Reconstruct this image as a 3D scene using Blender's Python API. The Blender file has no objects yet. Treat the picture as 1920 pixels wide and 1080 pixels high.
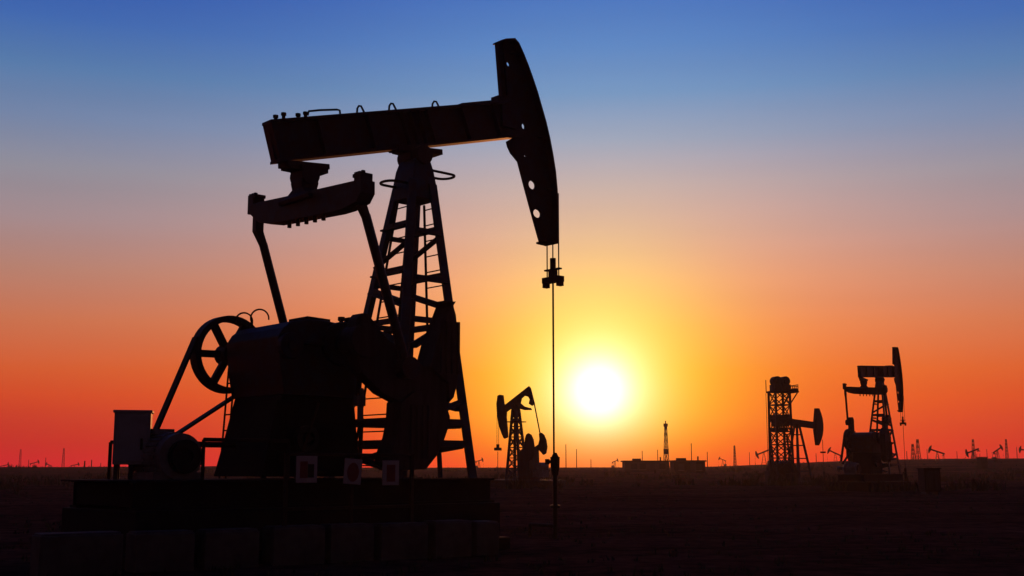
import bpy, bmesh, math, random
from mathutils import Vector, Matrix, noise
from mathutils.geometry import tessellate_polygon
random.seed(7)
scn = bpy.context.scene
COL = scn.collection
R = math.radians

# ------------------------------------------------------------------ camera
F = 2200.0            # focal length in photo pixels (1920 wide)
H = 1.3               # eye height
TH = math.atan(339 / F)
cT, sT = math.cos(TH), math.sin(TH)
cam_d = bpy.data.cameras.new('camera')
cam_d.sensor_width = 36
cam_d.lens = F / 1920 * 36
cam_d.clip_start = 0.1
cam_d.clip_end = 12000
cam = bpy.data.objects.new('camera', cam_d)
COL.objects.link(cam)
cam.location = (0, 0, H)
cam.rotation_euler = (math.pi / 2 + TH, 0, 0)
scn.camera = cam


def ray(px, py):
    cx, cy = (px - 960) / F, (540 - py) / F
    return Vector((cx, cT - sT * cy, sT + cT * cy))


def at(px, py, depth):
    """the point seen at a photo pixel, at a depth along +Y"""
    r = ray(px, py)
    return Vector((0, 0, H)) + r * (depth / r.y)


class Frame:
    """a machine's own upright frame: u along its beam, y across, z up"""
    def __init__(self, px, py, depth, deg):
        self.O = at(px, py, depth)
        self.O.z = 0
        self.a = R(deg)
        self.U = Vector((math.cos(self.a), math.sin(self.a), 0))
        self.Y = Vector((-math.sin(self.a), math.cos(self.a), 0))

    def P(self, px, py, y=0.0):
        r = ray(px, py)
        C = Vector((0, 0, H)) - self.O
        t = (y - C.dot(self.Y)) / r.dot(self.Y)
        w = C + r * t
        return (w.dot(self.U), w.z)

    def Q(self, px, py, u):
        r = ray(px, py)
        C = Vector((0, 0, H)) - self.O
        t = (u - C.dot(self.U)) / r.dot(self.U)
        w = C + r * t
        return (w.dot(self.Y), w.z)

    def T(self, pts, half, mid=0.0):
        """outline of a slab mid-half..mid+half: left/under edges are its far face, right/upper ones its near face"""
        return [self.P(x, y, mid + (half if f == 'l' else -half)) for x, y, f in pts]


# ------------------------------------------------------------------ materials
def nt(m):
    m.use_nodes = True
    return m.node_tree.nodes, m.node_tree.links


def mat(name, col, rough=0.6, metal=0.0, var=0.35, scale=6.0, col2=None, bump=0.0, spec=0.3, stretch=(1, 1, 1)):
    m = bpy.data.materials.new(name)
    N, L = nt(m)
    b = N['Principled BSDF']
    b.inputs['Roughness'].default_value = rough
    b.inputs['Metallic'].default_value = metal
    b.inputs['Specular IOR Level'].default_value = spec
    tc = N.new('ShaderNodeTexCoord')
    mp = N.new('ShaderNodeMapping')
    mp.inputs['Scale'].default_value = stretch
    L.new(tc.outputs['Object'], mp.inputs['Vector'])
    n = N.new('ShaderNodeTexNoise')
    n.inputs['Scale'].default_value = scale
    n.inputs['Detail'].default_value = 8
    n.inputs['Roughness'].default_value = 0.65
    L.new(mp.outputs['Vector'], n.inputs['Vector'])
    r = N.new('ShaderNodeValToRGB')
    r.color_ramp.elements[0].position = 0.35
    r.color_ramp.elements[1].position = 0.68
    c2 = col2 or tuple(c * (1 - var) for c in col)
    r.color_ramp.elements[0].color = (*col, 1)
    r.color_ramp.elements[1].color = (*c2, 1)
    L.new(n.outputs['Fac'], r.inputs['Fac'])
    L.new(r.outputs['Color'], b.inputs['Base Color'])
    if bump:
        n2 = N.new('ShaderNodeTexNoise')
        n2.inputs['Scale'].default_value = scale * 5
        n2.inputs['Detail'].default_value = 6
        L.new(mp.outputs['Vector'], n2.inputs['Vector'])
        bp = N.new('ShaderNodeBump')
        bp.inputs['Strength'].default_value = bump
        bp.inputs['Distance'].default_value = 0.02
        L.new(n2.outputs['Fac'], bp.inputs['Height'])
        L.new(bp.outputs['Normal'], b.inputs['Normal'])
    return m


M = {
    'steel': mat('painted_steel', (0.055, 0.06, 0.075), 0.55, 0, 0.3, 5, (0.06, 0.03, 0.02), 0.15),
    'blue': mat('blue_painted_steel', (0.045, 0.085, 0.15), 0.5, 0, 0.3, 4, (0.06, 0.05, 0.05), 0.12),
    'cast': mat('cast_iron', (0.075, 0.06, 0.06), 0.65, 0, 0.3, 3, (0.05, 0.03, 0.028), 0.2, stretch=(3, 3, .4)),
    'rust': mat('rusty_steel', (0.06, 0.035, 0.025), 0.75, 0, 0.3, 8, (0.04, 0.02, 0.015), 0.2),
    'rubber': mat('black_rubber', (0.02, 0.02, 0.02), 0.7),
    'cable': mat('wire_cable', (0.06, 0.055, 0.05), 0.6),
    'cabinet': mat('grey_enamel', (0.46, 0.48, 0.50), 0.5, 0, 0.3, 4, (0.36, 0.35, 0.34), 0.05),
    'motor': mat('grey_motor_paint', (0.32, 0.32, 0.32), 0.55, 0, 0.3, 5, (0.2, 0.17, 0.16), 0.1),
    'concrete': mat('weathered_concrete', (0.16, 0.145, 0.135), 0.9, 0, 0.3, 3, (0.09, 0.075, 0.07), 0.4),
    'near_black': mat('near_black_shade_tone', (0.026, 0.022, 0.02), 0.9, 0, 0.3, 2, (0.016, 0.013, 0.012), 0.4),  # near-black: the backlit base's shade is put into this colour
    'white': mat('white_enamel', (0.55, 0.53, 0.51), 0.5, 0, 0.15, 6),
    'red': mat('red_paint', (0.26, 0.05, 0.05), 0.5, 0, 0.2, 9),
    'black': mat('black_paint', (0.03, 0.03, 0.03), 0.5, 0, 0.2, 9),
    'wall': mat('plaster_wall', (0.09, 0.075, 0.07), 0.9, 0, 0.3, 1),
    'scrub': mat('dry_scrub', (0.05, 0.045, 0.025), 0.9, 0, 0.4, 3),
}


def ground_mat():
    m = bpy.data.materials.new('dry_field_soil')
    N, L = nt(m)
    b = N['Principled BSDF']
    b.inputs['Roughness'].default_value = 0.95
    b.inputs['Specular IOR Level'].default_value = 0.0
    tc = N.new('ShaderNodeTexCoord')

    def nz(scale, det, stretch):
        mp = N.new('ShaderNodeMapping')
        mp.inputs['Scale'].default_value = stretch
        L.new(tc.outputs['Object'], mp.inputs['Vector'])
        n = N.new('ShaderNodeTexNoise')
        n.inputs['Scale'].default_value = scale
        n.inputs['Detail'].default_value = det
        n.inputs['Roughness'].default_value = 0.7
        L.new(mp.outputs['Vector'], n.inputs['Vector'])
        return n
    a = nz(0.22, 8, (0.35, 1, 1))
    c = nz(2.2, 8, (1, 1, 1))
    mx = N.new('ShaderNodeMath')
    mx.operation = 'MULTIPLY'
    L.new(a.outputs['Fac'], mx.inputs[0])
    L.new(c.outputs['Fac'], mx.inputs[1])
    r = N.new('ShaderNodeValToRGB')
    e = r.color_ramp.elements
    e[0].position, e[0].color = 0.14, (0.02, 0.011, 0.009, 1)
    e[1].position, e[1].color = 0.42, (0.20, 0.085, 0.07, 1)
    L.new(mx.outputs[0], r.inputs['Fac'])
    L.new(r.outputs['Color'], b.inputs['Base Color'])
    bp = N.new('ShaderNodeBump')
    bp.inputs['Strength'].default_value = 0.5
    bp.inputs['Distance'].default_value = 0.08
    L.new(c.outputs['Fac'], bp.inputs['Height'])
    L.new(bp.outputs['Normal'], b.inputs['Normal'])
    return m


M['ground'] = ground_mat()


# ------------------------------------------------------------------ mesh builder
def V3(p):
    return Vector(p)


class MB:
    def __init__(self):
        self.bm = bmesh.new()

    def face(self, vs):
        try:
            return self.bm.faces.new(vs)
        except ValueError:
            return None

    def box(self, c, s, rot=None):
        c = V3(c)
        v = []
        for dx in (-.5, .5):
            for dy in (-.5, .5):
                for dz in (-.5, .5):
                    p = Vector((dx * s[0], dy * s[1], dz * s[2]))
                    if rot is not None:
                        p = rot @ p
                    v.append(self.bm.verts.new(c + p))
        for f in ((0, 1, 3, 2), (4, 6, 7, 5), (0, 4, 5, 1), (2, 3, 7, 6), (0, 2, 6, 4), (1, 5, 7, 3)):
            self.face([v[i] for i in f])
        return self

    def bar(self, p0, p1, w, h=None, side=(0, 1, 0)):
        """square-section bar; w along side, h across"""
        p0, p1 = V3(p0), V3(p1)
        h = h or w
        d = (p1 - p0).normalized()
        s = V3(side)
        s = s - d * s.dot(d)
        if s.length < 1e-3:
            s = Vector((1, 0, 0)) - d * d.x
        s.normalize()
        t = d.cross(s)
        q = []
        for p in (p0, p1):
            q.append([self.bm.verts.new(p + s * (i * w / 2) + t * (j * h / 2)) for i, j in ((-1, -1), (1, -1), (1, 1), (-1, 1))])
        for k in range(4):
            self.face([q[0][k], q[0][(k + 1) % 4], q[1][(k + 1) % 4], q[1][k]])
        self.face(q[0][::-1])
        self.face(q[1])
        return self

    def angle(self, p0, p1, w, side=(0, 1, 0), th=0.018):
        """an L-section steel angle"""
        p0, p1 = V3(p0), V3(p1)
        d = (p1 - p0).normalized()
        s = V3(side)
        s = s - d * s.dot(d)
        s.normalize()
        t = d.cross(s)
        self.bar(p0 + s * (w / 2), p1 + s * (w / 2), w, th, s)
        self.bar(p0 + t * (w / 2 + th / 2 + .001), p1 + t * (w / 2 + th / 2 + .001), th, w, s)
        return self

    def tube(self, pts, r, seg=8, closed=False):
        pts = [V3(p) for p in pts]
        n = len(pts)
        rings = []
        prev = None
        for i, p in enumerate(pts):
            a = pts[i - 1] if (i > 0 or closed) else p
            b = pts[(i + 1) % n] if (i < n - 1 or closed) else p
            d = (b - a).normalized()
            if prev is None:
                s = d.orthogonal().normalized()
            else:
                s = (prev - d * prev.dot(d)).normalized()
            prev = s
            t = d.cross(s)
            rr = r[i] if isinstance(r, (list, tuple)) else r
            rings.append([self.bm.verts.new(p + (s * math.cos(k * 2 * math.pi / seg) + t * math.sin(k * 2 * math.pi / seg)) * rr) for k in range(seg)])
        m = n if closed else n - 1
        for i in range(m):
            A, B = rings[i], rings[(i + 1) % n]
            for k in range(seg):
                self.face([A[k], A[(k + 1) % seg], B[(k + 1) % seg], B[k]])
        if not closed:
            self.face(rings[0][::-1])
            self.face(rings[-1])
        return self

    def cyl(self, p0, p1, r, seg=20, r1=None):
        return self.tube([p0, p1], [r, r if r1 is None else r1], seg)

    def prism(self, poly, y0, y1, holes=(), plane='xz'):
        """outline in the u-z plane swept across y (or y-z swept along u), with real holes"""
        loops = [poly] + list(holes)

        def mk(p, y):
            return Vector((p[0], y, p[1])) if plane == 'xz' else Vector((y, p[0], p[1]))
        flat = [p for lp in loops for p in lp]
        tris = tessellate_polygon([[Vector((p[0], p[1], 0)) for p in lp] for lp in loops])
        A = [self.bm.verts.new(mk(p, y0)) for p in flat]
        B = [self.bm.verts.new(mk(p, y1)) for p in flat]
        for t in tris:
            self.face([A[i] for i in t])
            self.face([B[i] for i in t[::-1]])
        k = 0
        for lp in loops:
            n = len(lp)
            for i in range(n):
                a, b = k + i, k + (i + 1) % n
                self.face([A[a], A[b], B[b], B[a]])
            k += n
        return self

    def ring(self, c, R0, R1, y0, y1, seg=48):
        """annulus round the y axis"""
        o = [(c[0] + R1 * math.cos(k * 2 * math.pi / seg), c[1] + R1 * math.sin(k * 2 * math.pi / seg)) for k in range(seg)]
        i = [(c[0] + R0 * math.cos(k * 2 * math.pi / seg), c[1] + R0 * math.sin(k * 2 * math.pi / seg)) for k in range(seg)]
        return self.prism(o, y0, y1, [i])

    def loft(self, rings):
        rs = [[self.bm.verts.new(V3(p)) for p in r] for r in rings]
        for A, B in zip(rs, rs[1:]):
            n = len(A)
            for k in range(n):
                self.face([A[k], A[(k + 1) % n], B[(k + 1) % n], B[k]])
        self.face(rs[0][::-1])
        self.face(rs[-1])
        return self

    def move(self, mx):
        self.bm.transform(mx)
        return self

    def build(self, name, m, parent=None, bevel=0.0, smooth=False, loc=None):
        bmesh.ops.remove_doubles(self.bm, verts=self.bm.verts, dist=1e-5)
        bmesh.ops.recalc_face_normals(self.bm, faces=self.bm.faces)
        me = bpy.data.meshes.new(name)
        self.bm.to_mesh(me)
        self.bm.free()
        me.materials.append(M[m] if isinstance(m, str) else m)
        if smooth:
            for p in me.polygons:
                p.use_smooth = True
        o = bpy.data.objects.new(name, me)
        COL.objects.link(o)
        if parent is not None:
            o.parent = parent
        if loc is not None:
            o.location = loc
        if bevel:
            b = o.modifiers.new('bevel', 'BEVEL')
            b.width = bevel
            b.segments = 2
            b.limit_method = 'ANGLE'
        return o


def tag(o, label=None, cat=None, group=None, kind=None):
    for k, v in (('label', label), ('category', cat), ('group', group), ('kind', kind)):
        if v:
            o[k] = v
    return o


def thing(name, loc, rz, label, cat, group=None):
    o = bpy.data.objects.new(name, None)
    COL.objects.link(o)
    o.location = loc
    o.rotation_euler = (0, 0, rz)
    o.empty_display_size = 0.3
    return tag(o, label, cat, group)


def copy_tree(o, parent=None):
    c = o.copy()
    COL.objects.link(c)
    c.parent = parent
    for ch in list(o.children):
        copy_tree(ch, c)
    return c


def rot2(p, c, ang):
    dx, dz = p[0] - c[0], p[1] - c[1]
    ca, sa = math.cos(ang), math.sin(ang)
    return (c[0] + dx * ca - dz * sa, c[1] + dx * sa + dz * ca)


def lerp(a, b, t):
    return tuple(x + (y - x) * t for x, y in zip(a, b))


# ------------------------------------------------------------------ the crank-balanced pumping unit
FM = Frame(775, 285, 20.0, 42)
P, Q, T = FM.P, FM.Q, FM.T
PIV = P(778, 283, 0)                 # saddle bearing
TAIL = P(572, 318, 0)                # tail bearing
SH = P(676, 640, -1.35)              # crank shaft
PIN = (-1.25, 2.83)                  # crank pins
YP = 1.56                            # pitmans stand this far off the axis
EQZ = 5.55 - P(572, 318, 0)[1]       # height of the equalizer pins under the tail bearing
SKZ = 1.15                           # top of the skid
tb = 0.14
th_ = 0.185


def arc_pts(px_pts, half):
    return T([(x, y, 'r') for x, y in px_pts], half)


def make_unit(name, loc, rz, label, group, dtilt=0.0, dcrank=0.0, full=True, skid_rear=-5.3, roddrop=None, upright=False):
    root = thing(name, loc, rz, label, 'pumpjack', group)
    RB = lambda p: rot2(p, PIV, dtilt)
    RC = lambda p: rot2(p, SH, dcrank)

    # ---- walking beam: rolled I-section
    n0, n1 = P(508, 223.5, -tb), P(962, 187.5, -tb)
    f0, f1 = P(506, 309, tb), P(962, 260.5, tb)
    n0, n1, f0, f1 = map(RB, (n0, n1, f0, f1))
    w = MB()
    w.prism([n0, n1, f1, f0], -0.035, 0.035)
    fl = 0.05
    w.prism([n0, n1, (n1[0], n1[1] - fl), (n0[0], n0[1] - fl)], -tb, tb)
    w.prism([f0, f1, (f1[0], f1[1] + fl), (f0[0], f0[1] + fl)], -tb, tb)
    for t in (0.004, 0.17, 0.36, 0.50, 0.535, 0.57, 0.605, 0.76, 0.9):
        a, b = lerp(n0, n1, t), lerp(f0, f1, t)
        w.bar((a[0], 0, a[1] - fl), (b[0], 0, b[1] + fl), 2 * tb - .01, 0.02)
    # cover strip along the front half of the top flange
    a, b = lerp(n0, n1, 0.755), lerp(n0, n1, 0.90)
    w.prism([a, b, (b[0], b[1] + .035), (a[0] + .03, a[1] + .035)], -tb + .02, tb - .02)
    beam = w.build('walking_beam', 'steel', root, 0.006)
    if full:
        for x, ytop in ((517, 214), (532, 209.5), (559, 211), (573, 208)):
            p = RB(P(x, ytop + 2, 0))
            q = (p[0], p[1] - 0.12)
            s = MB().cyl((q[0], 0.0, q[1]), (p[0], 0.0, p[1]), 0.03, 6)
            s.cyl((p[0], 0, p[1] - .045), (p[0], 0, p[1]), 0.045, 6)
            s.build('bolt', 'rust', beam)
        pts = [RB(P(*k, 0)) for k in ((577, 216), (579, 208.5), (600, 206.5), (632, 205.5), (637, 207), (638, 216))]
        MB().tube([(p[0], 0, p[1]) for p in pts], 0.018).build('grab_rail', 'rust', beam)
        for x, yt in ((675, 198), (735, 193.5), (816, 189.5)):
            pts = [RB(P(*k, 0)) for k in ((x - 6, yt + 17), (x - 5, yt + 5), (x - 2, yt + .5), (x + 2, yt + 1), (x + 5, yt + 7), (x + 9, yt + 15))]
            MB().tube([(p[0], 0, p[1]) for p in pts], 0.018).build('lifting_loop', 'rust', beam)
        p = RB(P(931, 188, 0))
        MB().box((p[0], 0, p[1]), (.1, .2, .13)).build('stop_block', 'steel', beam)

    # ---- horse head: one web with lightening holes, a curved front plate, cap and foot plates
    arc_px = [(966, 71.5), (974, 80), (983, 100), (991, 120), (1000, 145), (1009, 172), (1017, 200), (1025, 228), (1032, 258), (1038, 290), (1043, 322),
              (1046, 355), (1047.5, 390), (1048, 425), (1047, 457)]
    arc = [RB(p) for p in arc_pts(arc_px, th_)]
    back_px = [(1007, 455), (1004, 445), (992, 402), (978, 350), (966, 304), (959, 295), (953, 288), (947, 275), (945, 266), (957, 259), (960, 235),
               (946, 190), (935, 184), (932, 140), (928, 95), (927, 80)]
    back = [RB(P(x + 3, y, 0.03)) for x, y in back_px]
    capb = RB(P(948, 72, -th_))
    back[-1] = capb
    holes = []
    for hx, hy, hr, k in ((1006, 400.5, 9.6, 1.0), (996.5, 347, 8.5, 1.15), (980.5, 237, 4.5, 1.5), (952, 120.5, 4.4, 1.2), (983.5, 292.5, 3.0, 1)):
        c = P(hx, hy, 0)
        rr = hr / 112.0
        holes.append([RB((c[0] + rr * 1.28 * math.cos(i * math.pi / 8), c[1] + rr * k * math.sin(i * math.pi / 8))) for i in range(16)])
    h = MB().prism(arc + back, -0.03, 0.03, holes)
    h.prism([RB(P(927, 80, th_)), RB(P(935, 184, th_)), RB(P(938, 184, th_)), RB(P(930, 80, th_))], -.07, th_)
    cen = RB((0, PIV[1]))
    inner = [(p[0] - 0.03 * (p[0] - cen[0]) / max(.5, math.hypot(p[0] - cen[0], p[1] - cen[1])), p[1] - 0.03 * (p[1] - cen[1]) / max(.5, math.hypot(p[0] - cen[0], p[1] - cen[1]))) for p in arc]
    h.prism(arc + inner[::-1], -th_, th_)
    h.prism([capb, arc[0], (arc[0][0], arc[0][1] - .03), (capb[0], capb[1] - .03)], -th_, th_)
    fb, ff = back[0], arc[-1]
    h.prism([(fb[0] + .06, fb[1]), ff, (ff[0], ff[1] + .04), (fb[0] + .06, fb[1] + .04)], -th_ + .05, th_ - .02)
    for t0, t1 in ((2, .72), (5, .72), (8, .7), (11, .7)):    # stiffeners from the front plate back
        p = arc[t0]
        q = (p[0] - 0.22, p[1])
        h.bar((q[0], 0, q[1]), (p[0] - .03, 0, p[1]), 0.26, 0.02)
    head = h.build('horse_head', 'steel', root, 0.004)
    # clamp plates where the head joins the beam
    a = RB(P(985, 224, 0))
    MB().box((a[0] - .5, 0, a[1]), (.36, .2, .55), Matrix.Rotation(-dtilt - .03, 3, 'Y')).build('hinge_plate', 'steel', head, 0.01)

    # ---- bridle, carrier bar and polished rod hang plumb from the front plate
    ux = max(p[0] for p in arc) + 0.012
    zb = arc[-1][1]
    zc = 4.89 if roddrop is None else zb - (P(1047, 457, -th_)[1] - 4.89)
    cb = MB()
    for yy in (-0.16, 0.0, 0.16):
        cb.tube([(ux, yy, zb + 1.0), (ux, yy, zc + .05)], 0.014, 6)
    cb.build('bridle_cable', 'cable', root)
    cr = MB().box((ux, 0, zc - .0), (.16, .46, .11))
    cr.box((ux, -.19, zc - .09), (.12, .09, .1)).box((ux, .19, zc - .09), (.12, .09, .1))
    cr.box((ux, 0, zc + .12), (.13, .13, .14)).cyl((ux, 0, zc + .18), (ux, 0, zc + .42), .06, 10).box((ux, 0, zc + .2), (.08, .42, .03))
    cr.build('carrier_bar', 'rust', root, 0.004)
    MB().cyl((ux, 0, zc - .05), (ux, 0, 1.5), 0.018, 8).build('polished_rod', 'cable', root)

    # ---- tail bearing and equalizer
    tl = RB(TAIL)
    du, dz = tl[0] - TAIL[0], tl[1] - TAIL[1]
    s = MB()
    s.box((tl[0] - .02, 0, tl[1] + .05), (.8, .3, .09), Matrix.Rotation(-dtilt - .09, 3, 'Y'))
    s.box((tl[0] - .22, 0, tl[1] - .01), (.3, .28, .1)).box((tl[0] + .25, 0, tl[1] + .01), (.22, .28, .08))
    s.cyl((tl[0], -.2, tl[1] - .12), (tl[0], .2, tl[1] - .12), .165, 18)
    s.loft([[(tl[0] + x * k, y * k2, tl[1] + zz_) for x, y in ((-1, -1), (1, -1), (1, 1), (-1, 1))]
            for k, k2, zz_ in ((.19, .2, .02), (.15, .16, -.12), (.16, .17, -.24), (.14, .16, -.34), (.16, .26, -.42), (.22, .46, -.5), (.2, .46, -.56))])
    s.build('tail_bearing', 'cast', root, 0.01)
    q = lambda x, y: (Q(x, y, TAIL[0])[0], Q(x, y, TAIL[0])[1] + dz)
    e = MB()
    e.prism([q(*k) for k in ((478, 388), (497, 381), (545, 371), (615, 355), (664, 344), (690, 338), (690, 362), (681, 380), (655, 394), (635, 400), (560, 414), (520, 421), (497, 419), (482, 405))],
            tl[0] - .13, tl[0] + .13, plane='yz')
    eq = e.build('equalizer', 'steel', root, 0.008)
    for k in range(5):
        x = 552 + k * 16
        y, z = q(x, 415 - k * 3.6)
        MB().cyl((tl[0] - .09, y, z - .12), (tl[0] - .09, y, z + .05), .036, 6).build('bolt', 'rust', eq)
    for c, sg in (((480, 384), 1), ((681, 345), -1)):
        y, z = q(*c)
        b = MB().box((tl[0], y, z - .02), (.22, .19, .3), Matrix.Rotation(0, 3, 'X'))
        b.box((tl[0], y - sg * .02, z + .13), (.22, .23, .06))
        for i in (-.08, 0, .08):
            b.box((tl[0] - .06, y + i, z + .17), (.06, .05, .04))
        b.build('end_block', 'steel', eq, 0.01)
    ez = tl[1] + EQZ
    pin = (SH[0] - .05, SH[1] + .95) if upright else RC(PIN)
    for sg in (-1, 1):
        top = (tl[0] + .04, sg * (YP - .04), ez - .12)
        bot = (pin[0], sg * YP, pin[1])
        pm = MB()
        pm.loft([[(top[0] + x * .075, top[1] + y * .06, top[2] + .34) for x, y in ((-1, -1), (1, -1), (1, 1), (-1, 1))],
                 [(top[0] + x * .075, top[1] + y * .06, top[2] - .12) for x, y in ((-1, -1), (1, -1), (1, 1), (-1, 1))],
                 [(lerp(top, bot, .14)[0] + x * .055, lerp(top, bot, .14)[1] + y * .05, lerp(top, bot, .14)[2]) for x, y in ((-1, -1), (1, -1), (1, 1), (-1, 1))]])
        pm.tube([lerp(top, bot, .12), bot], .075, 12)
        pm.cyl((pin[0], sg * (YP - .12), pin[1]), (pin[0], sg * (YP + .12), pin[1]), .17, 18)
        pm.build('pitman', 'steel', root)

    # ---- cranks with two bolted-on weights each
    y0, hy = 1.33, .13
    body = [(652, 600, 'l'), (660, 590, 'l'), (690, 588, 'r'), (700, 600, 'r'), (725, 634, 'r'), (770, 668, 'r'), (835, 715, 'r'), (850, 740, 'r'), (838, 765, 'r'),
            (800, 790, 'l'), (735, 758, 'l'), (698, 738, 'l'), (660, 700, 'l'), (646, 650, 'l')]
    upw = [(826, 570, 'l'), (832, 565, 'r'), (848, 566, 'r'), (855, 590, 'r'), (860, 640, 'r'), (860, 685, 'r'), (857, 722, 'r'), (851, 745, 'r'), (843, 754, 'r'),
           (812, 720, 'l'), (778, 690, 'l'), (790, 645, 'l'), (808, 600, 'l')]
    low = [(724, 755, 'l'), (722, 790, 'l'), (716, 820, 'l'), (706, 845, 'l'), (700, 868, 'l'), (720, 882, 'l'), (800, 880, 'r'), (819, 856, 'r'), (832, 830, 'r'), (841, 804, 'r'), (845, 782, 'r'),
           (838, 760, 'r'), (800, 735, 'r'), (750, 735, 'l')]
    outl = [[RC(p) for p in T(k, hh, -y0)] for k, hh in ((body, hy), (upw, .2), (low, .2))]
    if upright:
        S = SH
        pin_ = (S[0] - .05, S[1] + .95)
        outl = [[(S[0] - .2, S[1] + 1.15), (S[0] - .1, S[1] + 1.25), (S[0] + .1, S[1] + 1.25), (S[0] + .2, S[1] + 1.1), (S[0] + .24, S[1] - 1.2), (S[0] - .24, S[1] - 1.2)],
                [(S[0] + .2, S[1] + .45), (S[0] + .42, S[1] + .1), (S[0] + .45, S[1] - 1.0), (S[0] + .25, S[1] - 1.35), (S[0] + .2, S[1] - 1.35)],
                [(S[0] - .2, S[1] + .6), (S[0] - .42, S[1] + .2), (S[0] - .45, S[1] - 1.0), (S[0] - .25, S[1] - 1.35), (S[0] - .2, S[1] - 1.35)]]
    for sg in (-1, 1):
        c = MB().prism(outl[0], sg * y0 - hy, sg * y0 + hy)
        c.cyl((SH[0], sg * (y0 - .2), SH[1]), (SH[0], sg * (y0 + .17), SH[1]), .26, 24)
        cr = c.build('crank', 'cast', root, 0.015)
        for ol in outl[1:]:
            k = MB().prism(ol, sg * y0 - .2, sg * y0 + .2)
            # cast ribs across the outer face
            ax = sum(p[0] for p in ol) / len(ol)
            az = sum(p[1] for p in ol) / len(ol)
            for i in (-1.5, -.5, .5, 1.5):
                c0, c1 = RC((0, 0)), RC((0, 1))
                dv = Vector((c1[0] - c0[0], c1[1] - c0[1]))
                pv = Vector((dv.y, -dv.x))
                o2 = Vector((ax, az)) + pv * (i * .11)
                k.bar((o2.x - dv.x * .42, sg * (y0 + .2), o2.y - dv.y * .42), (o2.x + dv.x * .42, sg * (y0 + .2), o2.y + dv.y * .42), .05, .05)
            k.build('counterweight', 'cast', cr, 0.02)

    # ---- gear reducer on its pedestal
    g = MB()
    gp = T([(434, 748, 'l'), (427, 700, 'l'), (424, 645, 'l'), (434, 630, 'l'), (548, 602, 'r'), (575, 599, 'r'), (605, 600, 'r'), (640, 607, 'r'), (656, 640, 'r'), (664, 700, 'r'), (668, 748, 'r')], .8)
    g.prism(gp, -.8, .8)
    gz = sum(p[1] for p in gp[2:4]) / 2
    g.box(((gp[0][0] + gp[-1][0]) / 2, 0, SH[1] - .02), (gp[-1][0] - gp[0][0] + .12, 1.72, .07))
    g.cyl((SH[0], -1.15, SH[1]), (SH[0], 1.15, SH[1]), .15, 16)
    for yy in (-.84, .84):
        g.cyl((SH[0], yy - .06, SH[1]), (SH[0], yy + .06, SH[1]), .34, 24)
    wc = P(429, 665, 1.02)
    g.cyl((wc[0], -.95, wc[1]), (wc[0], 1.2, wc[1]), .09, 14)
    g.cyl((wc[0], -.92, wc[1]), (wc[0], -.78, wc[1]), .2, 18)
    gb = g.build('gearbox', 'steel', root, 0.02)
    if full:
        a = P(590, 600, -.5)
        MB().box((a[0], -.35, a[1] + .0), (.42, .55, .05), Matrix.Rotation(.04, 3, 'Y')).build('inspection_cover', 'rust', gb, .008)
        for k, yy in ((470, .5), (650, -.78)):
            a = P(k, 625, yy)
            MB().cyl((a[0], yy, a[1] - .3), (a[0], yy, a[1] + .03), .06, 10).tube([(a[0], yy, a[1]), (a[0] + .1, yy, a[1] + .05), (a[0] + .22, yy, a[1] - .05)], .022, 6).build('lifting_eye', 'rust', gb)
        # oil pipes, junction boxes and a brake lever down the near face
        a = P(668, 700, -.84)
        MB().tube([(a[0] - .05, -.84, a[1] + .45), (a[0] + .05, -.86, a[1] + .1), (a[0] + .02, -.86, a[1] - .3), (a[0] + .1, -.86, a[1] - .7), (a[0] + .08, -.86, SKZ + .05)], .035, 8).build('oil_pipe', 'rust', gb)
        a = P(676, 752, -.86)
        MB().box((a[0] - .02, -.86, a[1]), (.16, .12, .16)).cyl((a[0], -.86, a[1] - .3), (a[0], -.86, a[1] + .2), .05, 8).build('junction_box', 'motor', gb, .01)
        a = P(610, 800, -1.0)
        MB().tube([(a[0] - .5, -1.0, SKZ + .02), (a[0] - .3, -1.02, a[1] - .1), (a[0] - .15, -1.04, a[1] + .35)], .022, 8).build('brake_lever', 'rust', gb)
    if full:
        p = P(640, 598, -.75)
        MB().cyl((p[0], -.75, p[1] - .2), (p[0], -.75, p[1]), .035, 8).cyl((p[0], -.75, p[1] - .03), (p[0], -.75, p[1] + .03), .055, 8).build('breather', 'rust', gb)
        for cx, cy, rr in ((457.5, 602.5, 16), (487, 597, 17)):
            pts = []
            for i in range(15):
                a = math.pi * (1.12 - 1.17 * i / 14)
                pt = P(cx + rr * math.cos(a), cy - rr * math.sin(a), .55)
                pts.append((pt[0], .55, pt[1]))
            pts = [(pts[0][0], .55, pts[0][1] if False else pts[0][2] - .12)] + pts if cx > 470 else pts + [(pts[-1][0], .55, pts[-1][2] - .25)]
            MB().tube(pts, .014, 6).build('safety_hoop', 'rust', gb)
    pl0 = T([(440, 748, 'l'), (418, 830, 'l'), (400, 893, 'l')], .72)
    pr0 = T([(664, 748, 'r'), (668, 800, 'r'), (676, 893, 'r')], .72)
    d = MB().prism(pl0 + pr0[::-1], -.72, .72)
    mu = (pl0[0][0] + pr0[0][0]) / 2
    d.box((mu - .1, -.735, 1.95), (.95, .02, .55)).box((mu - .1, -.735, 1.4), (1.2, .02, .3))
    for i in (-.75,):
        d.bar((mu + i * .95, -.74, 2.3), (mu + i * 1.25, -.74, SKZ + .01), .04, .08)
    d.build('pedestal', 'near_black', root, 0.012)  # side face darkened by colour to look unlit

    # ---- belt wheel, belts, motor
    wr = 0.625
    b = MB().ring(wc, wr - .095, wr, .92, 1.14)
    for i in range(6):
        a = math.pi * (1 + i / 3) + 0.02
        b.bar((wc[0] + .1 * math.cos(a), 1.03, wc[1] + .1 * math.sin(a)), (wc[0] + (wr - .06) * math.cos(a), 1.03, wc[1] + (wr - .06) * math.sin(a)), .1, .11)
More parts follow.
